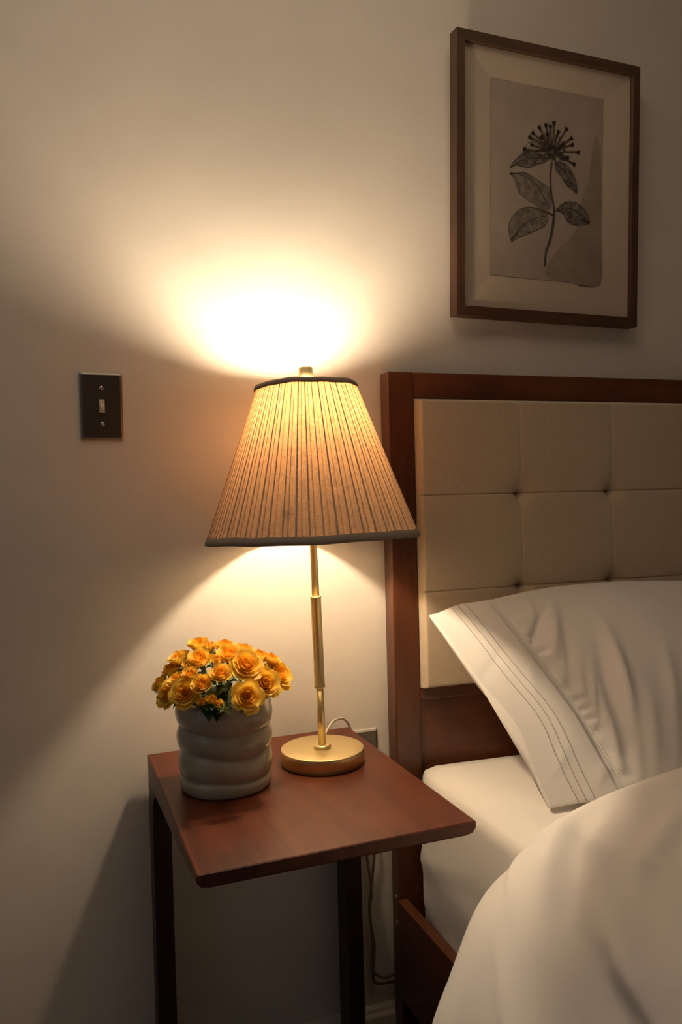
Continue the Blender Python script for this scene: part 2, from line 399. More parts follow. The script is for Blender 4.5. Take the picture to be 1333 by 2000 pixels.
# mattress under fitted sheet
def mattress():
    x0, x1, y0, y1, z0, z1 = .617, 2.145, -2.08, -.066, .236, .558
    bm = bmesh.new(); nx, ny, nz = 60, 90, 16
    bm = box_bm((x0, y0, z0), (x1, y1, z1), 0)
    bmesh.ops.subdivide_edges(bm, edges=list(bm.edges), cuts=40, use_grid_fill=True)
    c = Vector(((x0+x1)/2, (y0+y1)/2, (z0+z1)/2)); h = Vector(((x1-x0)/2, (y1-y0)/2, (z1-z0)/2)); r = .028
    for v in bm.verts:
        p = v.co-c; q = Vector([max(-h[i]+r, min(h[i]-r, p[i])) for i in range(3)]); d = p-q
        if d.length > 1e-6: p = q+d.normalized()*r*min(1.0, max(abs(t) for t in d)/r+.0) if True else p
        co = c+p
        # corner pulled in near the headboard, following its slant
        if co.y > -.5: co.y -= .050*(co.x-.617)*sstep(-.5, -.066, co.y)
        k = sstep(-.16, -.066, co.y)*sstep(.75, .617, co.x); co.x += .015*k; 
        side = sstep(.66, .617, co.x); 
        nz_ = noise.noise(Vector((co.x*6, co.y*7, co.z*5)))
        bulge = .010*math.sin(PI*(co.z-z0)/(z1-z0))
        co.x -= side*(bulge+.004*nz_ + .0065*noise.noise(Vector((1+co.z*6, co.y*15, co.z*17)))*sstep(.52, .34, co.z))
        w = .0035*math.exp(-((co.z-(.40-.25*(co.y+.1)))/.012)**2)*sstep(-.45, -.1, co.y)
        co.x -= side*w
        co.z += .004*noise.noise(Vector((co.x*5, co.y*5, 3)))*sstep(.54, .556, co.z)
        v.co = co
    for f in bm.faces: f.smooth = True
    me = bpy.data.meshes.new('mattress'); bm.to_mesh(me); bm.free(); me.materials.append(M_sheet)
    o = link('mattress', me)
    return tag(o, 'thick mattress in a white fitted sheet on the wooden bed frame', 'mattress')
mattress()

# ------------------------------------------------------------------ pillow
PB = Vector((.715, -.362, .566)); PT = Vector((.645, -.104, .838))
Tv = PT-PB; Sv = Vector((.9992, -.04, 0)).normalized(); Nv = Sv.cross(Tv).normalized()
if Nv.y > 0: Nv = -Nv
PL = .88
_r = random.Random(11); PFOLD = []
for _k in range(16):
    _t = .02+.31*_k/16; _a = _r.uniform(.35, .8)
    PFOLD.append(((.165+_r.uniform(0, .02)+_a*.03, _t+.03), (_a, 1), _r.uniform(.004, .008), _r.uniform(.025, .055), _r.choice((1, -1, 1))*_r.uniform(.0012, .0030)))
for _k in range(9):
    PFOLD.append(((_r.uniform(.22, .42), _r.uniform(.02, .22)), (_r.uniform(.3, .7), 1), _r.uniform(.008, .016), _r.uniform(.05, .10), _r.choice((1, -1))*_r.uniform(.0025, .0055)))
def wr(p, c, d, w, L):   # a soft ridge through c along direction d
    q = (p[0]-c[0], p[1]-c[1]); l = math.hypot(*d); dx, dy = d[0]/l, d[1]/l
    al = q[0]*dx+q[1]*dy; ac = -q[0]*dy+q[1]*dx
    return math.exp(-(ac/w)**2)*math.exp(-(al/L)**2)
TLn = Tv.length
def pillow_pt(s, t, side):   # s metres along, t 0..1 up, side +1 front -1 back
    q = max(0, 4*t*(1-t)); g = .045+.955*sstep(.10, .40, s)
    g *= 1-.95*sstep(PL-.30, PL, s)
    T = .088*g*q**.62+.0025
    if s < .13: T = .0030+.011*sstep(0, .12, s)*q**.8+.0035*(q**.5)
    p2 = (s, t*TLn)
    if side < 0: T = T*.85
    hang = 0
    if side > 0:
        T += .0022*math.sin(t*95+3*math.sin(t*17))*math.exp(-((s-.157)/.018)**2)*q**.3*(1 if s > .147 else .35)
        T -= .0022*math.exp(-((s-.147)/.0022)**2)
        for c, d, w, L, a in (((.185, .11), (.5, 1), .010, .055, .006), ((.215, .15), (.45, 1), .014, .07, -.010), ((.245, .17), (.4, 1), .014, .08, .011),
                              ((.30, .07), (.62, 1), .016, .085, -.014), ((.335, .09), (.55, 1), .016, .10, .013), ((.37, .05), (.45, 1), .02, .09, -.008), ((.20, .28), (.7, 1), .010, .05, .006), ((.18, .30), (.9, .7), .007, .04, -.006),
                              ((.06, .07), (.8, .6), .010, .04, .003), ((.09, .20), (.6, .8), .010, .05, .0025), ((.12, .04), (.9, .7), .010, .04, .004), ((.44, .16), (.3, 1), .03, .10, -.006), ((.05, .25), (1, .5), .010, .05, -.0025)):
            T += (1.6 if c[0] > .14 else .45)*a*wr(p2, c, d, w*.9, L)*min(1, q*3)*(sstep(.135, .16, s) if c[0] > .14 else 1)
    if side > 0 and s > .135:
        for c, d, w, L, a in PFOLD: T += a*wr(p2, c, d, w, L)*min(1, q*3)*sstep(.147, .158, s)
    # outline: top edge arches, ends narrow toward hem
    top = .018*sstep(.0, .08, s)+.024*sstep(.06, .30, s)-.022*sstep(.38, .80, s)
    lowr = -.015*sstep(.05, .3, s)
    tt = lowr+t*(TLn+top-lowr)
    p = PB+Sv*s+Tv.normalized()*tt+Nv*(side*T)
    p += Nv*(.012*math.sin(PI*t)*(1-sstep(0, .25, s)))              # hem bows forward
    p += Sv*(.019*math.exp(-((t-.36)/.17)**2)*(1-sstep(0, .2, s)))
    return p
def pillow():
    ns, nt = 260, 110; V = []; F = []
    root = thing('pillow', 'white pillow with grey stitched hem propped against the tufted headboard', 'pillow', PB)
    R = 2*nt
    for i in range(ns+1):
        s = PL*(i/ns)
        for k in range(R):
            t, side = (k/nt, 1) if k <= nt else ((R-k)/nt, -1)
            V.append(pillow_pt(s, t, side)-PB)
    for i in range(ns):
        for k in range(R): F.append((i*R+k, i*R+(k+1) % R, (i+1)*R+(k+1) % R, (i+1)*R+k))
    F.append(tuple(range(R))); F.append(tuple(range(ns*R, (ns+1)*R)))
    o = mesh_obj('pillowcase', V, F, M_pillow, root)
    for s0, r in ((.051, .00075), (.067, .00065), (.083, .00075)):
        P = [pillow_pt(s0+.003*math.sin(t*7+s0*60)/2, t, 1)-PB+Nv*.0002 for t in [.004+.992*k/60 for k in range(61)]]
        tube('stitch_line', P, r, M_seam, root, 6, 1)['label'] = 'fine grey stitched line'
    P = [pillow_pt(.1465, t, 1)-PB+Nv*.0010 for t in [.01+.98*k/80 for k in range(81)]]
    tube('hem_seam', P, .0010, M_seamw, root, 6, 1)
pillow()

# ------------------------------------------------------------------ duvet
PATH = [(.320, .10), (.324, .20), (.338, .32), (.368, .42), (.410, .500), (.455, .562), (.505, .606), (.565, .632), (.65, .644), (.78, .668), (.95, .685), (1.2, .696), (1.6, .690), (1.9, .675), (2.12, .63), (2.22, .54), (2.28, .36), (2.31, .14)]
CORE = [(.588, .13), (.588, .22), (.590, .33), (.594, .42), (.596, .50), (.598, .545), (.612, .558), (.64, .562), (.68, .563), (.78, .563), (.95, .563), (1.2, .563), (1.6, .563), (1.9, .563), (2.12, .563), (2.19, .53), (2.19, .36), (2.19, .14)]
def duvet():
    po = spline([(a, 0, b) for a, b in PATH], 18); pc = spline([(a, 0, b) for a, b in CORE], 18)
    na = len(po); V = []; F = []
    nb = 300; ye = -2.02
    for j in range(nb+1):
        b = j/nb
        if b < .16:
            th = b/.16*PI*.5*1.12
        else: th = PI*.56
        for i in range(na):
            o_, c_ = po[i], pc[i]; a = i/(na-1)
            y0 = -.440-.060*sstep(.74, .46, o_.x)+.02*noise.noise(Vector((a*9, 1, 0)))
            if b < .16:
                w = math.sin(min(th, PI/2)); y = y0-.135*(1-math.cos(th))
            else:
                w = 1; y = (y0-.135*(1-math.cos(PI*.56))) + (ye-y0)*((b-.16)/.84)**1.25
            p = c_.lerp(o_, w); 
            nrm = Vector((o_.x-c_.x, 0, o_.z-c_.z)); nrm = nrm.normalized() if nrm.length > 1e-6 else Vector((0, 0, 1))
            L = i/18.0
            d = 0
            xx, yy, zz = o_.x, y, o_.z
            # long soft folds running diagonally down the side
            q = Vector((xx*3.0, yy*3.0, zz*3.0))
            d += .012*noise.noise(q*1.0+Vector((4, 2, 7)))
            u = L; v_ = y
            for (uc, vc, du, dv, wd, ln, am) in DF:
                aa = u-uc; bb = (v_-vc)*12
                l = math.hypot(du, dv); cx_, cy_ = du/l, dv/l
                al = aa*cx_+bb*cy_; ac = -aa*cy_+bb*cx_
                d += am*math.exp(-(ac/wd)**2)*math.exp(-(al/ln)**2)
            d += .0022*noise.noise(Vector((xx*14+yy*9, yy*5-xx*6, zz*14)))
            rg = 1-abs(noise.noise(Vector((xx*5.5+yy*3.0+1.7, (yy*1.6-xx*1.2)*2.2, zz*5.0))))
            d += .0075*max(0, rg-.80)/.2*(.5+.5*noise.noise(Vector((xx*3, yy*3, 9))))
            p = p+nrm*d*w
            V.append(Vector((p.x, y, p.z)))
    for j in range(nb):
        for i in range(na-1): F.append((j*na+i, j*na+i+1, (j+1)*na+i+1, (j+1)*na+i))
    n0 = len(V)
    # inner lining close to the core so the duvet has a real thickness
    for j in (0, nb):
        yj = V[j*na+na//2].y
        for i in range(na):
            V.append(Vector((pc[i].x, V[j*na+i].y, pc[i].z+0.0005)))
    for i in range(na-1):
        F.append((n0+i, n0+i+1, n0+na+i+1, n0+na+i))
        F.append((nb*na+i, nb*na+i+1, n0+na+i+1, n0+na+i))
    o = mesh_obj('duvet', V, F, M_duvet)
    tag(o, 'puffy white duvet covering the bed and spilling over its side', 'duvet')
# u: index along the path (0 = hanging hem, 6 = edge of top), v: y metres; direction, width, length, amplitude
DF = [(5.0, -.86, 1, 2.0, .30, 1.6, -.020), (5.9, -.80, 1, 1.6, .25, 1.6, .012), (4.2, -.72, 1, 1.2, .16, 1.4, .006), (6.5, -.62, 1, .9, .22, 1.8, .006),
      (7.2, -.60, 1, .8, .20, 2.0, -.006), (3.0, -.60, 1, .5, .14, .9, .005), (2.2, -.55, 1, 1.0, .15, .8, -.006), (6.0, -.56, .6, 1, .14, 1.0, .005), (8.0, -.66, 1, .7, .16, 1.6, .005)]
duvet()

# ------------------------------------------------------------------ side table
TZ = .6284; TX0, TX1, TY0, TY1 = .1472, .5145, -.020, -.4815
def side_table():
    root = thing('side_table', 'reddish brown walnut side table with two rear legs beside the bed', 'table', ((TX0+TX1)/2, -.25, 0))
    o0 = Vector(((TX0+TX1)/2, -.25, 0))
    # top: thick at the back, tapering toward the front, under-bevelled edges
    bm = bmesh.new(); ny = 24
    rows = []
    def sect(y, th, ins, r):
        x0, x1 = TX0+ins, TX1-ins; e = .0016
        return [(x0+e, TZ), (x0, TZ-e), (x0, TZ-th+r*.5), (x0+r*.35, TZ-th+r*.1), (x0+r, TZ-th), (x1-r, TZ-th), (x1-r*.35, TZ-th+r*.1), (x1, TZ-th+r*.5), (x1, TZ-e), (x1-e, TZ)]
    V = []; F = []
    ys = [(TY0-.0, .046, .0012, .004), (TY0-.0016, .047, 0, .004)]+[(TY0-(TY0-TY1)*k/ny, .047-.029*k/ny, 0, .004+.010*sstep(.7, 1, k/ny)) for k in range(1, ny)]+[(TY1+.0016, .0175, 0, .016), (TY1, .0150, .0014, .013)]
    for y, th, ins, r in ys:
        V += [Vector((x, y, z if ins == 0 or z < TZ-.004 else z-.0012))-o0 for x, z in sect(y, th, ins, r)]
    n = 10
    for i in range(len(ys)-1):
        for k in range(n): F.append((i*n+k, i*n+(k+1) % n, (i+1)*n+(k+1) % n, (i+1)*n+k))
    F.append(tuple(range(n))); F.append(tuple(range((len(ys)-1)*n, len(ys)*n)))
    mesh_obj('table_top', V, F, M_table, root, False)
    # legs with a small gusset curve where they meet the top
    for x0, sgn in ((TX0, 1), (TX1-.030, -1)):
        V = []; F = []
        prof = [(TY0, TZ-.046), (TY0, 0), (TY0-.050, 0), (TY0-.046, .50), (TY0-.046, .530), (TY0-.050, .553), (TY0-.062, .572), (TY0-.085, TZ-.0418)]
        for x in (x0, x0+.030):
            V += [Vector((x, y, z))-o0 for y, z in prof]
        k = len(prof); F = [tuple(range(k)), tuple(range(k, 2*k))[::-1]]+[(i, (i+1) % k, k+(i+1) % k, k+i) for i in range(k)]
        o = mesh_obj('leg', V, F, M_tleg, root, False)
    f = lambda c: c-o0
    for x0 in (TX0, TX1-.030):
        bm_obj('floor_runner', box_bm((x0, TY1+.06, 0), (x0+.030, TY0-.050, .022), .002, 2, f), M_tleg, root)
    bm_obj('stretcher', box_bm((TX0+.03, TY0-.030, .000), (TX1-.03, TY0-.004, .022), .002, 2, f), M_tleg, root)
side_table()

# ------------------------------------------------------------------ table lamp
LB = Vector((.4061, -.1825, TZ)); LAX = Vector((-.01364, .01843, 1)).normalized()
def lamp():
    root = thing('table_lamp', 'brass table lamp with a lit pleated tan shade on the side table', 'lamp', LB)
    R = .0674; h = .0243
    lathe('lamp_base', [(.0001, 0), (R-.003, 0), (R-.0025, .001), (R, .0016), (R, h-.0012), (R-.0004, h-.0004), (R-.0014, h), (R*.5, h), (.0001, h)], M_brass, root, 96, closed=False)
    rot = Vector((0, 0, 1)).rotation_difference(LAX).to_euler()
    def lp(name, prof, M, n=40):
        o = lathe(name, prof, M, root, n); o.location = (0, 0, h); o.rotation_euler = rot; return o
    lp('collar', [(.0001, -.001), (.0125, -.001), (.0142, .001), (.0142, .0035), (.0120, .0048), (.0070, .0052), (.0001, .0052)], M_brass)
    lp('lower_pole', [(.0062, .002), (.0062, .100)], M_brass)
    lp('pole_sleeve', [(.0074, .0965), (.0088, .0972), (.0090, .0985), (.0090, .1010), (.0086, .1018), (.0086, .2415), (.0092, .2422), (.0092, .2446), (.0084, .2455), (.0060, .2455)], M_brass)
    lp('upper_pole', [(.0060, .240), (.0060, .43), (.0060, .455)], M_brass)
    lp('lamp_socket', [(.0065, .445), (.0165, .450), (.0175, .455), (.0175, .500), (.0150, .506), (.008, .507)], M_brass)
    # harp around the bulb carrying the shade
    hp = [Vector((.012, 0, .452))]+[Vector((.040*math.sin(PI*t)**.7+.004, 0, .452+.135*t)) for t in [.12*k for k in range(1, 8)]]+[Vector((.0, 0, .5895))]
    for s in (1, -1):
        V, F = tube_data(spline([Vector((p.x*s, p.y, p.z)) for p in hp], 5), .0012, 6)
        o = mesh_obj('harp', V, F, M_brass, root); o.location = (0, 0, h); o.rotation_euler = rot
    lp('finial', [(.0001, .585), (.0060, .586), (.0060, .5955), (.0112, .596), (.0116, .5965), (.0116, .6150), (.0110, .6158), (.0001, .6160)], M_brass)
    # bulb
    bc = BULB_POS-LB; prof = []
    zt = []
    for k in range(0, 15):
        a = -PI/2+PI*k/14; prof.append((max(.0001, BULB_R*math.cos(a)), BULB_R*math.sin(a)))
    prof = [(.0001, -.048), (.011, -.048), (.012, -.040), (.015, -.030)]+[p for p in prof if p[1] > -.021]
    o = lathe('light_bulb', prof, M_bulb, root, 24, closed=False); o.location = bc; o.rotation_euler = rot
    o['label'] = 'glowing warm bulb'
    # pleated shade
    z1, r1, z2, r2 = .58545, .0795, .33915, .1700
    rng = random.Random(3); N = 104
    angs = [0]
    for k in range(N): angs.append(angs[-1]+(1.15 if k % 2 else .85)+rng.uniform(-.08, .08))
    sc = 2*PI/angs[-1]; angs = [a*sc for a in angs]
    poly = []
    for k in range(N):
        a0, a1 = angs[k], angs[k+1]; w = a1-a0; ov = rng.uniform(.10, .17) if k % 2 else rng.uniform(.04, .10)
        for f, d in ((.0, .0006), (.25, .00085+rng.uniform(-.0002, .0002)), (.5, .0011+rng.uniform(-.0004, .0003)), (.75, .0014), (1+ov, .0019), (1+ov*.4, -.0002), (1-ov*.8, -.0006), (1-ov*.5, .0000)):
            poly.append((a0+w*f, d))
    nz = 26; V = []; F = []; n = len(poly)
    for j in range(nz+1):
        t = j/nz; r = r2+(r1-r2)*t; z = z2+(z1-z2)*t; amp = 1.0-.35*t
        for a, d in poly:
            rr = r+d*amp+.0006*math.sin(3*a+2*t); V.append((rr*math.cos(a), rr*math.sin(a), z-z1))
    for j in range(nz):
        for k in range(n): F.append((j*n+k, j*n+(k+1) % n, (j+1)*n+(k+1) % n, (j+1)*n+k))
    sh = mesh_obj('lamp_shade', V, F, M_shade, root, False)
    sh.location = Vector((0, 0, h))+LAX*z1; sh.rotation_euler = rot
    sh['label'] = 'pleated tan fabric shade, glowing'
    def band(z, hh, f0, th=.0012):
        def rad(zz): return r2+(r1-r2)*((zz-z2)/(z1-z2))
        p = []
        o_ = .0030
        pr = [(rad(z-hh/2)+o_, z-hh/2-z1), (rad(z)+o_+.0006, z-z1), (rad(z+hh/2)+o_, z+hh/2-z1), (rad(z+hh/2)-.0022, z+hh/2-z1+.0004), (rad(z)-.0022, z-z1), (rad(z-hh/2)-.0022, z-hh/2-z1)]
        n = 128; V = []; F = []
        for r, zz in pr:
            for k in range(n):
                a = 2*PI*k/n; wv = .0006*math.sin(5*a+f0)+.0004*math.sin(11*a)
                V.append(((r+wv*.4)*math.cos(a), (r+wv*.4)*math.sin(a), zz+wv))
        m_ = len(pr)
        for i in range(m_):
            i2 = (i+1) % m_
            for k in range(n): F.append((i*n+k, i*n+(k+1) % n, i2*n+(k+1) % n, i2*n+k))
        return mesh_obj('trim_band', V, F, M_trim, sh)
    band(z1-.002, .0080, 0); band(z2+.0038, .0122, 2)
    # wire spider holding the shade
    for k in range(3):
        a = 2*PI*k/3+.4
        P = [Vector((.005*math.cos(a), .005*math.sin(a), .004)), Vector((r1*.5*math.cos(a), r1*.5*math.sin(a), -.003)), Vector(((r1-.001)*math.cos(a), (r1-.001)*math.sin(a), -.003))]
        V, F = tube_data(P, .0011, 6); mesh_obj('spider_wire', V, F, M_brass, sh)
    # cord looping over the back edge of the table to the outlet
    P = [Vector(p)-LB for p in ((.430, -.121, .6315), (.436, -.110, .640), (.4417, -.1, .6490), (.4652, -.07, .6567), (.4874, -.05, .6552), (.505, -.034, .644), (.520, -.017, .622), (.527, -.012, .600), (.531, -.022, .575), (.5345, -.030, .566), (.5380, -.024, .562))]
    tube('power_cord', P, .0022, M_cord, root, 8, 8)['label'] = 'clear cord looping behind the table'
    bm_obj('power_plug', box_bm((.530, -.026, .554), (.552, -.0070, .570), .003, 2, lambda c: c-LB), M_cord, root)
lamp()

# ------------------------------------------------------------------ wall plates
def wall_plate(name, label, x0, z0, w=.070, h=.114, kind='switch'):
    cat = 'switch' if kind == 'switch' else 'outlet'
    root = thing(name, label, cat, (x0+w/2, 0, z0+h/2)); o0 = Vector((x0+w/2, 0, z0+h/2))
    # plate with wide bevelled rim
    V = []; F = []
    rings = [(0, -.0), (0, -.0022), (.0010, -.0034), (.0042, -.0058), (.0048, -.0060)]
    for ins, y in rings:
        hw, hh = w/2-ins, h/2-ins; r = max(.0004, .003-ins*.5)
        for cx_, cz_, a0 in ((hw-r, hh-r, 0), (-hw+r, hh-r, PI/2), (-hw+r, -hh+r, PI), (hw-r, -hh+r, 1.5*PI)):
            for k in range(4):
                a = a0+PI/2*k/3; V.append((cx_+r*math.cos(a), y, cz_+r*math.sin(a)))
    n = 16
    for i in range(len(rings)-1):
        for k in range(n): F.append((i*n+k, i*n+(k+1) % n, (i+1)*n+(k+1) % n, (i+1)*n+k))
    F.append(tuple(range(n))); F.append(tuple(range(4*n, 5*n)))
    pl = mesh_obj('cover_plate', V, F, M_steel, root, False); pl.data.materials.append(M_edge)
    for p in pl.data.polygons:
        if max(abs(p.center.x)/(w/2), abs(p.center.z)/(h/2)) > .93: p.material_index = 1
    if kind == 'switch':
        bm = box_bm((-.0052, -.0066, -.0125), (.0052, -.0050, .0125), .0006)
        bm_obj('toggle_slot', bm, M_black, root)
        bm = box_bm((-.0044, -.0085, -.0118), (.0044, -.0045, .0108), .0008); sl = bm_obj('toggle_surround', bm, M_toggle, root)
        bm = box_bm((-.0034, -.0165, -.004), (.0034, -.0060, .004), .0010, 2, lambda c: Vector((c.x*(1-.12*(abs(c.y)-.006)/.0105), c.y, c.z-.45*(abs(c.y)-.006))))
        bm_obj('toggle', bm, M_toggle, root)
        scr = (.0302, -.0302)
    else:
        for zz in (.0195, -.0195):
            f = lathe('receptacle', [(.0001, -.0075), (.0165, -.0075), (.0172, -.0068), (.0172, -.004), (.0001, -.004)], M_outlet, root, 32)
            f.rotation_euler = (-PI/2, 0, 0); f.scale = (1, 1, -1); f.rotation_euler = (PI/2, 0, 0); f.scale = (1, 1, 1)
            for v_ in f.data.vertices: v_.co.z = -v_.co.z
            f.location = (0, 0, zz)
            for dx in (-.0064, .0064):
                bm_obj('slot', box_bm((dx-.001, -.0079, zz-.002), (dx+.001, -.0074, zz+.0055), 0), M_black, root)
        scr = (0,)
    for zz in scr:
        f = lathe('screw', [(.0001, .0050), (.0040, .0050), (.0040, .0062), (.0030, .0072), (.0001, .0076)], M_screw, root, 20)
        f.rotation_euler = (PI/2, 0, 0); f.location = (0, 0, zz)
        bm_obj('screw_slot', box_bm((-.0032, -.00790, -.0005), (.0032, -.00725, .0005), 0), M_black, f).rotation_euler = (-PI/2, .5, 0)
wall_plate('light_switch', 'dark steel toggle light switch on the wall left of the lamp', .0559, 1.1634)
wall_plate('wall_outlet', 'dark steel outlet plate on the wall just behind the side table', .5105, .4995, kind='outlet')
# hanging cord pair behind the table
ec = thing('extension_cord', 'brown cord pair hanging down the wall behind the side table', 'cord', (.5529, -.018, .13))
e0 = Vector((.5529, -.018, .13))
for i, P in enumerate(([(.5440, -.010, .515), (.5400, -.018, .44), (.5460, -.018, .3775), (.5526, -.020, .3096), (.5486, -.021, .2761), (.5519, -.020, .2018), (.5528, -.018, .1573), (.575, -.018, .138), (.6, -.010, .1338), (.64, -.0075, .13)],
                       [(.5475, -.010, .515), (.566, -.016, .44), (.5629, -.015, .3782), (.5563, -.016, .3285), (.5495, -.015, .271), (.5582, -.015, .2003), (.5546, -.014, .147), (.5605, -.014, .128), (.5956, -.007, .118), (.64, -.0055, .115)])):
    tube('cord_strand', [Vector(p)-e0 for p in P], .0026, M_cordb, ec, 8, 8)
bm_obj('plug', box_bm((.536, -.026, .506), (.556, -.0078, .528), .003, 2, lambda c: c-e0), M_cordb, ec)

# ------------------------------------------------------------------ framed picture
def picture():
    W_, H_ = .4415, .5435; D_ = .028
    root = thing('framed_picture', 'walnut framed ink drawing of a flower hanging above the headboard', 'picture', (.759, -.0297, 1.4082))
    root.rotation_euler = (.0446, 0, 0)
    def strip(name, pts_out, pts_in, M):
        # mitred frame member: front face, outer side, inner side, back
        V = []
        for (a, b) in (pts_out, pts_in):
            pass
        (o1, o2), (i1, i2) = pts_out, pts_in
        for (x, z) in (o1, o2, i2, i1): V.append((x, 0, z))
        for (x, z) in (o1, o2, i2, i1): V.append((x, D_, z))
        bm = bmesh.new(); vs = [bm.verts.new(v) for v in V]
        for f in ((0, 1, 2, 3), (7, 6, 5, 4), (0, 4, 5, 1), (1, 5, 6, 2), (2, 6, 7, 3), (3, 7, 4, 0)): bm.faces.new([vs[k] for k in f])
        bmesh.ops.recalc_face_normals(bm, faces=bm.faces)
        bmesh.ops.bevel(bm, geom=[e for e in bm.edges], offset=.0007, segments=1, affect='EDGES')
        return bm_obj(name, bm, M, root)
    fw = .0185; X0, X1, Z0, Z1 = 0, W_, 0, H_
    A = (0, 0); B = (W_, 0); Cc = (W_, H_); Dd = (0, H_); a = (fw, fw+.001); b = (W_-fw, fw+.001); c = (W_-fw, H_-fw-.0015); d = (fw, H_-fw-.0015)
    strip('frame_side', (A, Dd), (a, d), M_frame_z); strip('frame_side', (B, Cc), (b, c), M_frame_z)
    strip('frame_bottom', (A, B), (a, b), M_frame_x); strip('frame_top', (Dd, Cc), (d, c), M_frame_x)
    box('backing_board', (fw-.004, .0235, fw-.004), (W_-fw+.004, .0265, H_-fw+.004), M_paper, root)
    # sloping mat, mitred at the corners, down to the drawing
    p0, p1, q0, q1 = .0846, .3570, .0865, .4682
    V = [(fw, .0095, fw), (W_-fw, .0095, fw), (W_-fw, .0095, H_-fw), (fw, .0095, H_-fw), (p0, .0160, q0), (p1, .0160, q0), (p1, .0160, q1), (p0, .0160, q1)]
    for i in range(4):
        j = (i+1) % 4; vs = [V[i], V[j], V[4+j], V[4+i]]; vb = [(x, y+.0015, z) for x, y, z in vs]
        mesh_obj('mat_board', vs+vb, [(0, 1, 2, 3), (7, 6, 5, 4), (0, 4, 5, 1), (1, 5, 6, 2), (2, 6, 7, 3), (3, 7, 4, 0)], M_paper, root, False)
    # paper with slightly wavering painted edge
    rng = random.Random(5)
    E = []
    for (x0, z0), (x1, z1) in (((p0, q0), (p1, q0)), ((p1, q0), (p1, q1)), ((p1, q1), (p0, q1)), ((p0, q1), (p0, q0))):
        for k in range(14):
            t = k/14; E.append((x0+(x1-x0)*t+rng.uniform(-.0007, .0007), z0+(z1-z0)*t+rng.uniform(-.0007, .0007)))
    pap = box('print_paper', (p0-.012, .0176, q0-.012), (p1+.012, .0185, q1+.012), M_paper, root)
    def flat(name, pts, y, M, par):
        V = [(x, y, z) for x, z in pts]+[(x, y+.0001, z) for x, z in pts]; n = len(pts)
        return mesh_obj(name, V, [tuple(range(n)), tuple(range(n, 2*n))[::-1]]+[(i, (i+1) % n, n+(i+1) % n, n+i) for i in range(n)], M, par, False)
    art = flat('ink_drawing', E, .0150, M_wash, root); art['label'] = 'grey wash drawing of a flowering stem'
    def sm(pts, closed=True):
        P = [Vector((x, 0, z)) for x, z in pts]
        if closed:
            out = []; n = len(P)
            for i in range(n):
                a_, b_, c_, d_ = P[i-1], P[i], P[(i+1) % n], P[(i+2) % n]
                for k in range(4):
                    t = k/4; out.append(.5*((2*b_)+(c_-a_)*t+(2*a_-5*b_+4*c_-d_)*t*t+(-a_+3*b_-3*c_+d_)*t**3))
            return [(p.x+rng.uniform(-.0004, .0004), p.z+rng.uniform(-.0004, .0004)) for p in out]
        return [(p.x, p.z) for p in spline(P, 6)]
    def stroke(name, pts, w0, w1, y, M, par, smooth=True):
        P = sm(pts, False) if smooth else pts; n = len(P); L = []; Rr = []
        for i, (x, z) in enumerate(P):
            x2, z2 = P[min(i+1, n-1)]; x1, z1 = P[max(i-1, 0)]; dx, dz = x2-x1, z2-z1; l = math.hypot(dx, dz) or 1
            t = i/(n-1); w = (w0+(w1-w0)*t)/2*(1+rng.uniform(-.2, .2)); nx, nz = -dz/l*w, dx/l*w
            L.append((x+nx, z+nz)); Rr.append((x-nx, z-nz))
        V = []; F = []
        for i in range(n): V += [(L[i][0], y, L[i][1]), (Rr[i][0], y, Rr[i][1])]
        for i in range(n-1): F.append((2*i, 2*i+1, 2*i+3, 2*i+2))
        return V, F
    def ink_obj(name, strokes, M, y):
        V = []; F = []
        for pts, w0, w1 in strokes:
            v_, f_ = stroke('', pts, w0, w1, y, M, None, len(pts) > 2)
            F += [tuple(q+len(V) for q in f) for f in f_]; V += v_
        return mesh_obj(name, V, F, M, art, False)
    flat('dark_wash', sm(WASH2), .01485, M_wash2, art)
    for nm, pts, M in (('leaf', LA, M_ink), ('leaf', LBf, M_ink), ('leaf', LC, M_ink_l), ('leaf', LD, M_ink_l), ('leaf', LE, M_ink)):
        flat('inked_leaf', sm(pts), .0147, M, art)
    ink_obj('leaf_outline', [(p+[p[0]], .0011, .0011) for p in (LA, LBf, LD, LE)]+[(LC[:6], .0014, .0006), (VA, .0018, .0012), (VB, .0018, .0008), (VC, .0008, .0014), (VD, .0024, .0012), (VE, .0012, .0018), (CURL, .0010, .0010), ([(.1305, .2913), (.135, .287), (.137, .284)], .004, .001), ([(.134, .160), (.140, .167), (.150, .171)], .004, .001), ([(.303, .217), (.315, .215), (.324, .212)], .003, .004)], M_ink_d, .01455)
    ink_obj('inked_stem', [(STEM[:5], .0042, .0044), (STEM[4:], .0060, .0050), (TW1, .0035, .0020), (TW2, .0035, .002)], M_stemink, .0144)
    cx_, cz_ = .2307, .3444
    fl = []; fd = []
    for k, (x, z) in enumerate(TIPS):
        sx, sz = cx_+(x-cx_)*.12, cz_+(z-cz_)*.12
        fl.append(([(sx, sz), ((sx+x)/2+rng.uniform(-.002, .002), (sz+z)/2+rng.uniform(-.001, .002)), (x, z)], .0022, .0048))
        dx, dz = x-cx_, z-cz_; l = math.hypot(dx, dz); dx /= l; dz /= l
        for s in (-1, 0, 1):
            fd.append(([(x-dx*.004, z-dz*.004), (x+dx*.004-dz*.0036*s, z+dz*.004+dx*.0036*s)], .0048, .0026))
    for k in range(70):
        a_ = rng.uniform(-.7, PI+.7); r_ = rng.uniform(.003, .038); x = cx_+math.cos(a_)*r_; z = cz_+math.sin(a_)*r_*.9
        fl.append(([(x, z), (x+math.cos(a_)*.008, z+math.sin(a_)*.008)], .0022, .0040))
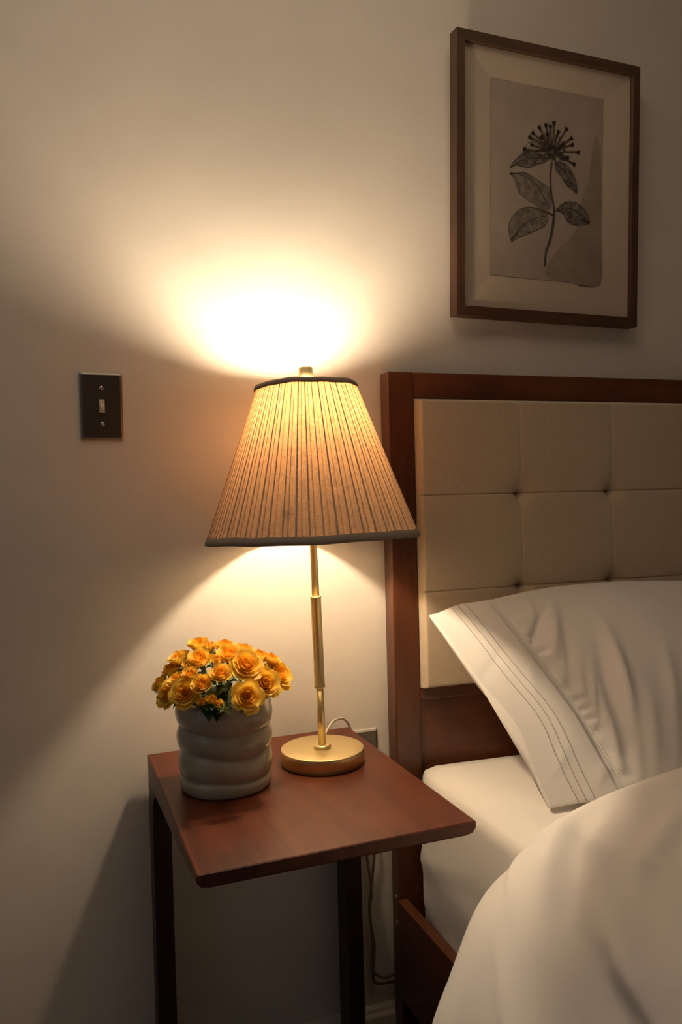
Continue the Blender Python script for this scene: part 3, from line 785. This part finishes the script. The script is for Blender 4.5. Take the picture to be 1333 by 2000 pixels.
    flat('flower_centre', sm([(cx_+.013*math.cos(a_), cz_-.002+.011*math.sin(a_)) for a_ in [PI*k/5 for k in range(10)]]), .01445, M_ink, art)
    for k in range(14):
        a_ = rng.uniform(-2.6, -.5); fl.append(([(cx_+math.cos(a_)*.004, cz_+math.sin(a_)*.004), (cx_+math.cos(a_)*rng.uniform(.012, .022), cz_+math.sin(a_)*.017)], .0024, .0014))
    ink_obj('floret_strokes', fl, M_stemink, .01435); ink_obj('floret_tips', fd, M_ink_d, .0143)
    ink_obj('signature', [([SIG[0], SIG[1], SIG[2], SIG[3], SIG[4], SIG[5]], .0016, .0012)], M_ink_d, .0157 if False else .0148)
    gl = box('glass_pane', (fw-.002, .0075, fw-.002), (W_-fw+.002, .0090, H_-fw+.002), M_glass, root)
    for s in (0,):
        pass
LA = [(0.1285, 0.2995), (0.138, 0.3144), (0.1531, 0.3279), (0.1684, 0.3384), (0.189, 0.339), (0.2098, 0.3353), (0.2216, 0.3304), (0.2099, 0.3214), (0.1943, 0.3162), (0.1763, 0.3076), (0.1635, 0.307), (0.1481, 0.3083), (0.138, 0.3059)]
LBf = [(0.2374, 0.326), (0.252, 0.3278), (0.2681, 0.3233), (0.2817, 0.3076), (0.2899, 0.2933), (0.2929, 0.2696), (0.282, 0.2749), (0.2658, 0.284), (0.2523, 0.2997), (0.2389, 0.311)]
LC = [(0.1305, 0.2913), (0.1457, 0.2921), (0.1635, 0.2964), (0.1841, 0.2893), (0.205, 0.2811), (0.2234, 0.2725), (0.2288, 0.2559), (0.2316, 0.2389), (0.2237, 0.2294), (0.2054, 0.2274), (0.1845, 0.2359), (0.1638, 0.2465), (0.151, 0.2535), (0.1433, 0.2696), (0.1381, 0.2838)]
LD = [(0.1336, 0.156), (0.1272, 0.1767), (0.1284, 0.1938), (0.141, 0.2121), (0.1562, 0.2233), (0.1793, 0.2289), (0.2001, 0.2269), (0.2159, 0.2221), (0.2212, 0.2118), (0.2134, 0.1959), (0.19, 0.1828), (0.1694, 0.1733), (0.1489, 0.1649)]
LE = [(0.2422, 0.2292), (0.2528, 0.2412), (0.2688, 0.2494), (0.2904, 0.2496), (0.3096, 0.2407), (0.3235, 0.2223), (0.325, 0.2114), (0.3045, 0.206), (0.2854, 0.2041), (0.2692, 0.2101), (0.2583, 0.2243)]
VA = [(0.1305, 0.3014), (0.1507, 0.3149), (0.171, 0.3239), (0.1994, 0.3297), (0.2229, 0.3306)]
VB = [(0.2388, 0.324), (0.2602, 0.3093), (0.2764, 0.2917), (0.2915, 0.2717)]
VC = [(0.1457, 0.2911), (0.1687, 0.2875), (0.1894, 0.2771), (0.2051, 0.2597), (0.2236, 0.238)]
VD = [(0.1412, 0.1674), (0.159, 0.1905), (0.1847, 0.2059), (0.2159, 0.2156)]
VE = [(0.2529, 0.2325), (0.2743, 0.2369), (0.3015, 0.2288), (0.3208, 0.2154)]
CURL = [(0.1633, 0.3398), (0.1709, 0.3535), (0.1837, 0.3595), (0.2044, 0.3517)]
STEM = [(0.2295, 0.325), (0.2258, 0.2944), (0.2287, 0.2623), (0.2356, 0.235), (0.2357, 0.2176), (0.2332, 0.1978), (0.2268, 0.169), (0.2165, 0.1419), (0.2141, 0.1134)]
TW1 = [(0.2357, 0.2176), (0.2159, 0.2242), (0.2054, 0.2253)]; TW2 = [(0.2349, 0.2175), (0.2396, 0.2289), (0.2475, 0.2319)]
TIPS = [(0.1633, 0.3419), (0.1759, 0.3669), (0.1836, 0.3765), (0.199, 0.3893), (0.2145, 0.3957), (0.225, 0.3951), (0.2341, 0.4028), (0.2448, 0.3872), (0.2647, 0.3954), (0.2769, 0.3787), (0.2797, 0.3661), (0.2947, 0.3529), (0.2842, 0.3275), (0.1811, 0.3528), (0.2043, 0.3708), (0.2173, 0.379), (0.257, 0.363), (0.2679, 0.3385)]
WASH2 = [(0.2168, 0.1071), (0.2275, 0.0905), (0.2704, 0.0871), (0.3544, 0.0870), (0.3549, 0.1987), (0.3541, 0.3209), (0.3434, 0.3966), (0.3318, 0.3674), (0.3236, 0.3047), (0.306, 0.260), (0.290, 0.190), (0.250, 0.1537)]
SIG = [(0.2976, 0.082), (0.3059, 0.0804), (0.3114, 0.0826), (0.3183, 0.0804), (0.3252, 0.0827), (0.3294, 0.0808)]
picture()

# ------------------------------------------------------------------ vase
VC_ = Vector((.2404, -.2138, TZ))
def vase():
    prof = [(.0001, 0), (.060, 0), (.0655, .0015), (.0675, .006)]
    def ring(z0, z1, R, dep, n=10):
        return [(R-dep+dep*math.sin(PI*k/n)**.6, z0+(z1-z0)*k/n) for k in range(0, n+1)]
    prof += [(.0682, .014), (.0680, .021)]
    prof += ring(.023, .060, .0703, .0060)+ring(.061, .094, .0708, .0060)+ring(.095, .132, .0724, .0060)[:-2]
    prof += [(.0690, .1325), (.0665, .1350), (.0640, .1345), (.0630, .130), (.062, .10), (.060, .012), (.0001, .010)]
    def wob(r, z, t):
        dz = .0048*math.sin(t+5.6)*math.sin(PI*min(1, max(0, z/.135)))+.0022*math.sin(3*t+z*40)*math.sin(PI*min(1, max(0, z/.135)))
        return r*(1+.006*math.sin(2*t+z*25)+.005*math.sin(5*t+z*60)), z+(dz if r > .05 else 0)
    o = lathe('ribbed_vase', prof, M_glaze, None, 96, VC_, wob, False)
    tag(o, 'round grey cream glazed vase with bulging ribs on the side table', 'vase')
    f = lathe('flower_foam', [(.0001, .0), (.0595, .0), (.0605, .098), (.0001, .100)], M_soil, o, 32)
    f.location = (0, 0, .0125)
vase()

# ------------------------------------------------------------------ roses
def petal_mesh(name, R, H, openness, width, material, seed, curl=.25):
    """petal standing at radius R on +x, height H; leaves the axis near the base."""
    rng = random.Random(seed); nu, nv = 9, 8; V = []; F = []
    ph = rng.uniform(0, 6)
    for j in range(nv+1):
        v = j/nv
        # cup profile
        r = R*(.16+.84*(1-(1-v)**2.1))*(1-openness*0) + openness*R*.55*v**2.2
        z = H*(v**1.15)-openness*H*.28*v**3
        if v > .75: r += curl*R*(v-.75)*1.6; z -= curl*H*(v-.75)**2*3.2
        ww = width*(math.sin(PI*min(1, .10+v*.62))**.7)*(1-.16*max(0, v-.72)/.28)
        for i in range(nu+1):
            u = -1+2*i/nu; a = u*ww
            tip = -.13*H*(abs(u)**2.6)*v**2+.035*H*math.sin(u*4+ph)*v**2
            rr = r*(1-.05*abs(u)**2)+.03*R*math.sin(u*6+ph)*v**2
            V.append((rr*math.cos(a), rr*math.sin(a), z+tip))
    for j in range(nv):
        for i in range(nu): a = j*(nu+1)+i; F.append((a, a+1, a+nu+2, a+nu+1))
    me = bpy.data.meshes.new(name); me.from_pydata(V, [], F); me.materials.append(material)
    for p in me.polygons: p.use_smooth = True
    return me
def heart_mesh(R, H, material, turns=3.2):
    """rolled centre of the flower: a spiral of petal edge plus a few folded inner petals"""
    V = []; F = []; n = 90; nv = 5
    for k in range(n+1):
        t = k/n; a = t*turns*2*PI; r = R*(.10+.90*t)*(1+.14*math.sin(a*2.5))
        for j in range(nv+1):
            v = j/nv; rr = r*(.35+.65*v**.7)*(1+.10*(v > .8)); z = H*v*(.86+.14*t+.03*math.sin(a*3))
            V.append((rr*math.cos(a), rr*math.sin(a), z))
    for k in range(n):
        for j in range(nv): a = k*(nv+1)+j; F.append((a, a+nv+1, a+nv+2, a+1))
    me = bpy.data.meshes.new('rose_heart'); me.from_pydata(V, [], F); me.materials.append(material)
    for p in me.polygons: p.use_smooth = True
    return me
def leaf_mesh():
    V = []; F = []; n = 12
    for i in range(n+1):
        t = i/n; w = .36*math.sin(PI*t**.85)**.9*(1+(.08 if i % 2 else -.04)); z = .10*math.sin(PI*t)-.25*t*t
        V += [(t, -w, z+.09*w/.3), (t, -w*.5, z+.01), (t, 0, z-.03), (t, w*.5, z+.01), (t, w, z+.09*w/.3)]
    for i in range(n):
        for k in range(4): a = i*5+k; F.append((a, a+1, a+6, a+5))
    me = bpy.data.meshes.new('leaf'); me.from_pydata(V, [], F); me.materials.append(M_leaf)
    for p in me.polygons: p.use_smooth = True
    return me
def calyx_mesh():
    V = []; F = []
    n = 20; prof = [(.05, -.34), (.13, -.30), (.20, -.18), (.20, -.04), (.26, .04)]
    for r, z in prof:
        for k in range(n): a = 2*PI*k/n; V.append((r*math.cos(a), r*math.sin(a), z))
    for i in range(len(prof)-1):
        for k in range(n): F.append((i*n+k, i*n+(k+1) % n, (i+1)*n+(k+1) % n, (i+1)*n+k))
    for s in range(5):
        a = 2*PI*s/5+.3; b = len(V)
        for t, w in ((0, .12), (.35, .13), (.7, .07), (1, .005)):
            r = .20+.75*t; z = .02+.10*t-.35*t*t*(1 if s % 2 else .3)
            for q in (-1, 1): aa = a; V.append((r*math.cos(aa)-q*w*math.sin(aa), r*math.sin(aa)+q*w*math.cos(aa), z))
        for k in range(3): F.append((b+2*k, b+2*k+1, b+2*k+3, b+2*k+2))
    me = bpy.data.meshes.new('calyx'); me.from_pydata(V, [], F); me.materials.append(M_stem)
    for p in me.polygons: p.use_smooth = True
    return me
LEAF = leaf_mesh(); CALYX = calyx_mesh()
# unit roses (bloom radius about 1)
KIND = {}
for kind, lay in {'open': ((1.0, .58, .34, .66, 5, .40), (.88, .74, .16, .64, 6, .34), (.70, .82, .06, .72, 5, .26), (.52, .86, .0, .80, 4, .18)),
                  'half': ((.92, 1.0, .12, .74, 5, .40), (.76, 1.16, .04, .78, 5, .24), (.56, 1.22, .0, .86, 4, .14)),
                  'bud': ((.76, 1.26, .04, .82, 4, .26), (.56, 1.40, 0, .9, 3, .10))}.items():
    L = []
    for q, (R, H, op, wd, n, cu) in enumerate(lay):
        mats = [M_pet, M_pet_pale, M_pet, M_pet_in][q] if kind == 'open' else [M_pet, M_pet_pale, M_pet_in][q]
        L.append(([petal_mesh('petal', R, H, op, wd*(1+.1*s), mats, 10*q+s, cu) for s in range(2)], n))
    KIND[kind] = (L, heart_mesh({'open': .36, 'half': .40, 'bud': .36}[kind], {'open': .88, 'half': 1.20, 'bud': 1.40}[kind], M_pet_in))
RO = [  # x, y, z, nx, ny, nz, radius, kind, face (how far it turns to the room), label
(.2083,-.1888,.8419,-.28,.22,.94,.0160,'half',.25,'half-open yellow rose forming the top left peak of the bouquet'),
(.1779,-.1878,.8243,-.57,.24,.79,.0168,'half',.15,'yellow rose on the upper left slope below the bouquet peak'),
(.2016,-.2354,.8284,-.38,-.21,.90,.0180,'half',.35,'large cup-shaped yellow rose in the upper left front of the bouquet'),
(.2262,-.1924,.8369,-.13,.21,.97,.0118,'bud',.2,'small yellow rose tucked right of the bouquet peak'),
(.2460,-.1962,.8374,.06,.17,.98,.0152,'half',.2,'yellow rose at the back of the bouquet top, above the centre'),
(.2431,-.2476,.8327,.03,-.33,.94,.0170,'half',.35,'pale yellow cup-shaped rose at the top centre of the bouquet'),
(.2739,-.2157,.8326,.33,-.02,.94,.0160,'half',.1,'orange-tinted yellow rose at the back right of the bouquet top'),
(.2646,-.2676,.8193,.25,-.54,.80,.0205,'open',.45,'largest wide open rose with pale heart, right of centre, upper row'),
(.2997,-.2134,.8188,.61,.01,.80,.0140,'half',.2,'pale yellow rose behind the large open one, on the right shoulder'),
(.3263,-.2285,.7915,.88,-.15,.45,.0210,'open',.45,'open yellow rose farthest right in the bouquet, toward the lamp pole'),
(.2896,-.2801,.7924,.53,-.70,.48,.0190,'open',.6,'round open orange-yellow rose at the right, facing the room'),
(.2569,-.3002,.7807,.18,-.93,.33,.0190,'open',.5,'open orange rose lowest on the right, above the vase rim'),
(.2238,-.2785,.8131,-.17,-.66,.73,.0150,'half',.3,'half-open yellow rose standing at the front centre of the bouquet'),
(.2229,-.2568,.8274,-.17,-.43,.89,.0112,'bud',.3,'small yellow rose just behind the front centre rose'),
(.1839,-.2329,.8192,-.57,-.19,.80,.0105,'bud',.4,'small round yellow bud left of the cup-shaped rose'),
(.1679,-.1900,.8079,-.72,.24,.65,.0150,'half',.3,'yellow rose on the left shoulder of the bouquet'),
(.1490,-.1925,.7912,-.88,.21,.42,.0120,'half',.2,'small dark yellow rose on the left edge of the bouquet'),
(.1417,-.1944,.7825,-.93,.19,.31,.0085,'bud',.1,'tiny bud farthest left in the bouquet'),
(.1832,-.2531,.8107,-.59,-.40,.70,.0118,'half',.3,'small amber rose between the left shoulder and the centre'),
(.1953,-.2773,.8006,-.47,-.66,.58,.0145,'half',.3,'orange-hearted half-open rose left of the front centre one'),
(.1674,-.2406,.8009,-.76,-.28,.59,.0138,'half',.3,'shaded amber rose in the middle of the left side'),
(.1527,-.2272,.7795,-.94,-.14,.31,.0170,'open',.3,'deep orange open rose at the lower left edge of the bouquet'),
(.1724,-.2658,.7875,-.72,-.55,.42,.0178,'open',.65,'round open rose at lower left, facing the room above the rim'),
(.1931,-.2895,.7776,-.51,-.81,.29,.0085,'bud',.2,'small orange bud low on the left near the vase rim'),
(.2064,-.2953,.7803,-.36,-.87,.32,.0090,'bud',.2,'small orange bud beneath the front centre rose'),
(.2145,-.3001,.7741,-.28,-.93,.24,.0092,'bud',.0,'drooping amber bud resting on the vase rim at the front'),
(.3165,-.2197,.8144,.72,-.05,.69,.0130,'half',.2,'pale yellow rose above the farthest right rose'),
]
def rose(i, x, y, z, nx, ny, nz, R, kind, face, label):
    rng = random.Random(100+i)
    n = Vector((nx, ny, nz)).normalized(); toc = (CAM-Vector((x, y, z))).normalized()
    toc = Vector((toc.x, toc.y, toc.z+.15)).normalized()
    if kind != 'open': n = (n+Vector((0, 0, .6))).normalized()
    n = (n*(1-face)+Vector((-.12, -.9, .42)).normalized()*face).normalized()
    H = {'open': .80, 'half': 1.15, 'bud': 1.3}[kind]*R
    base = Vector((x, y, z))-n*H*.75                         # bloom base
    root = thing('rose', label, 'rose', base, 'yellow roses in the ribbed vase')
    q = Vector((0, 0, 1)).rotation_difference(n)
    layers, heart = KIND[kind]; off = rng.uniform(0, 6)
    for li, (meshes, cnt) in enumerate(layers):
        for k in range(cnt):
            a = off+2*PI*(k+.5*li)/cnt+rng.uniform(-.12, .12)
            o = link('petal', meshes[k % 2], root)
            s = R*rng.uniform(.94, 1.06)
            o.rotation_mode = 'QUATERNION'; o.rotation_quaternion = q @ Matrix.Rotation(a, 3, 'Z').to_quaternion()
            o.scale = (s, s, s*rng.uniform(.95, 1.05))
    for me, nm in ((heart, 'rose_heart'), (CALYX, 'calyx')):
        o = link(nm, me, root); o.rotation_mode = 'QUATERNION'; o.rotation_quaternion = q @ Matrix.Rotation(off, 3, 'Z').to_quaternion(); o.scale = (R, R, R)
    # stem into the vase mouth
    d = Vector((base.x-VC_.x, base.y-VC_.y, 0))
    mouth = Vector((VC_.x, VC_.y, TZ+.126))+d*.48; foot = Vector((VC_.x, VC_.y, TZ+.108))+d*.40
    P = [base-n*R*.25, base-n*R*.9-Vector((0, 0, .004)), (base-n*R*1.2)*.4+mouth*.6, mouth, foot]
    V, F = tube_data([p-base for p in spline(P, 4)], .0013, 6)
    mesh_obj('stem', V, F, M_stem, root)
    for k in range(6 if R > .011 else 4):
        t = rng.uniform(.0, .80); p = (base-n*R*.5).lerp(mouth, t)-base
        out = (d.normalized() if d.length > .01 else Vector((1, 0, 0)))
        dirn = (out+Vector((rng.uniform(-.8, .8), rng.uniform(-.8, .8), rng.uniform(-.5, .35)))).normalized()
        o = link('leaf', LEAF, root); o.rotation_mode = 'QUATERNION'
        o.rotation_quaternion = dirn.to_track_quat('X', 'Z'); s = rng.uniform(.017, .028); o.scale = (s, s, s); o.location = p
for i, r in enumerate(RO): rose(i, *r)
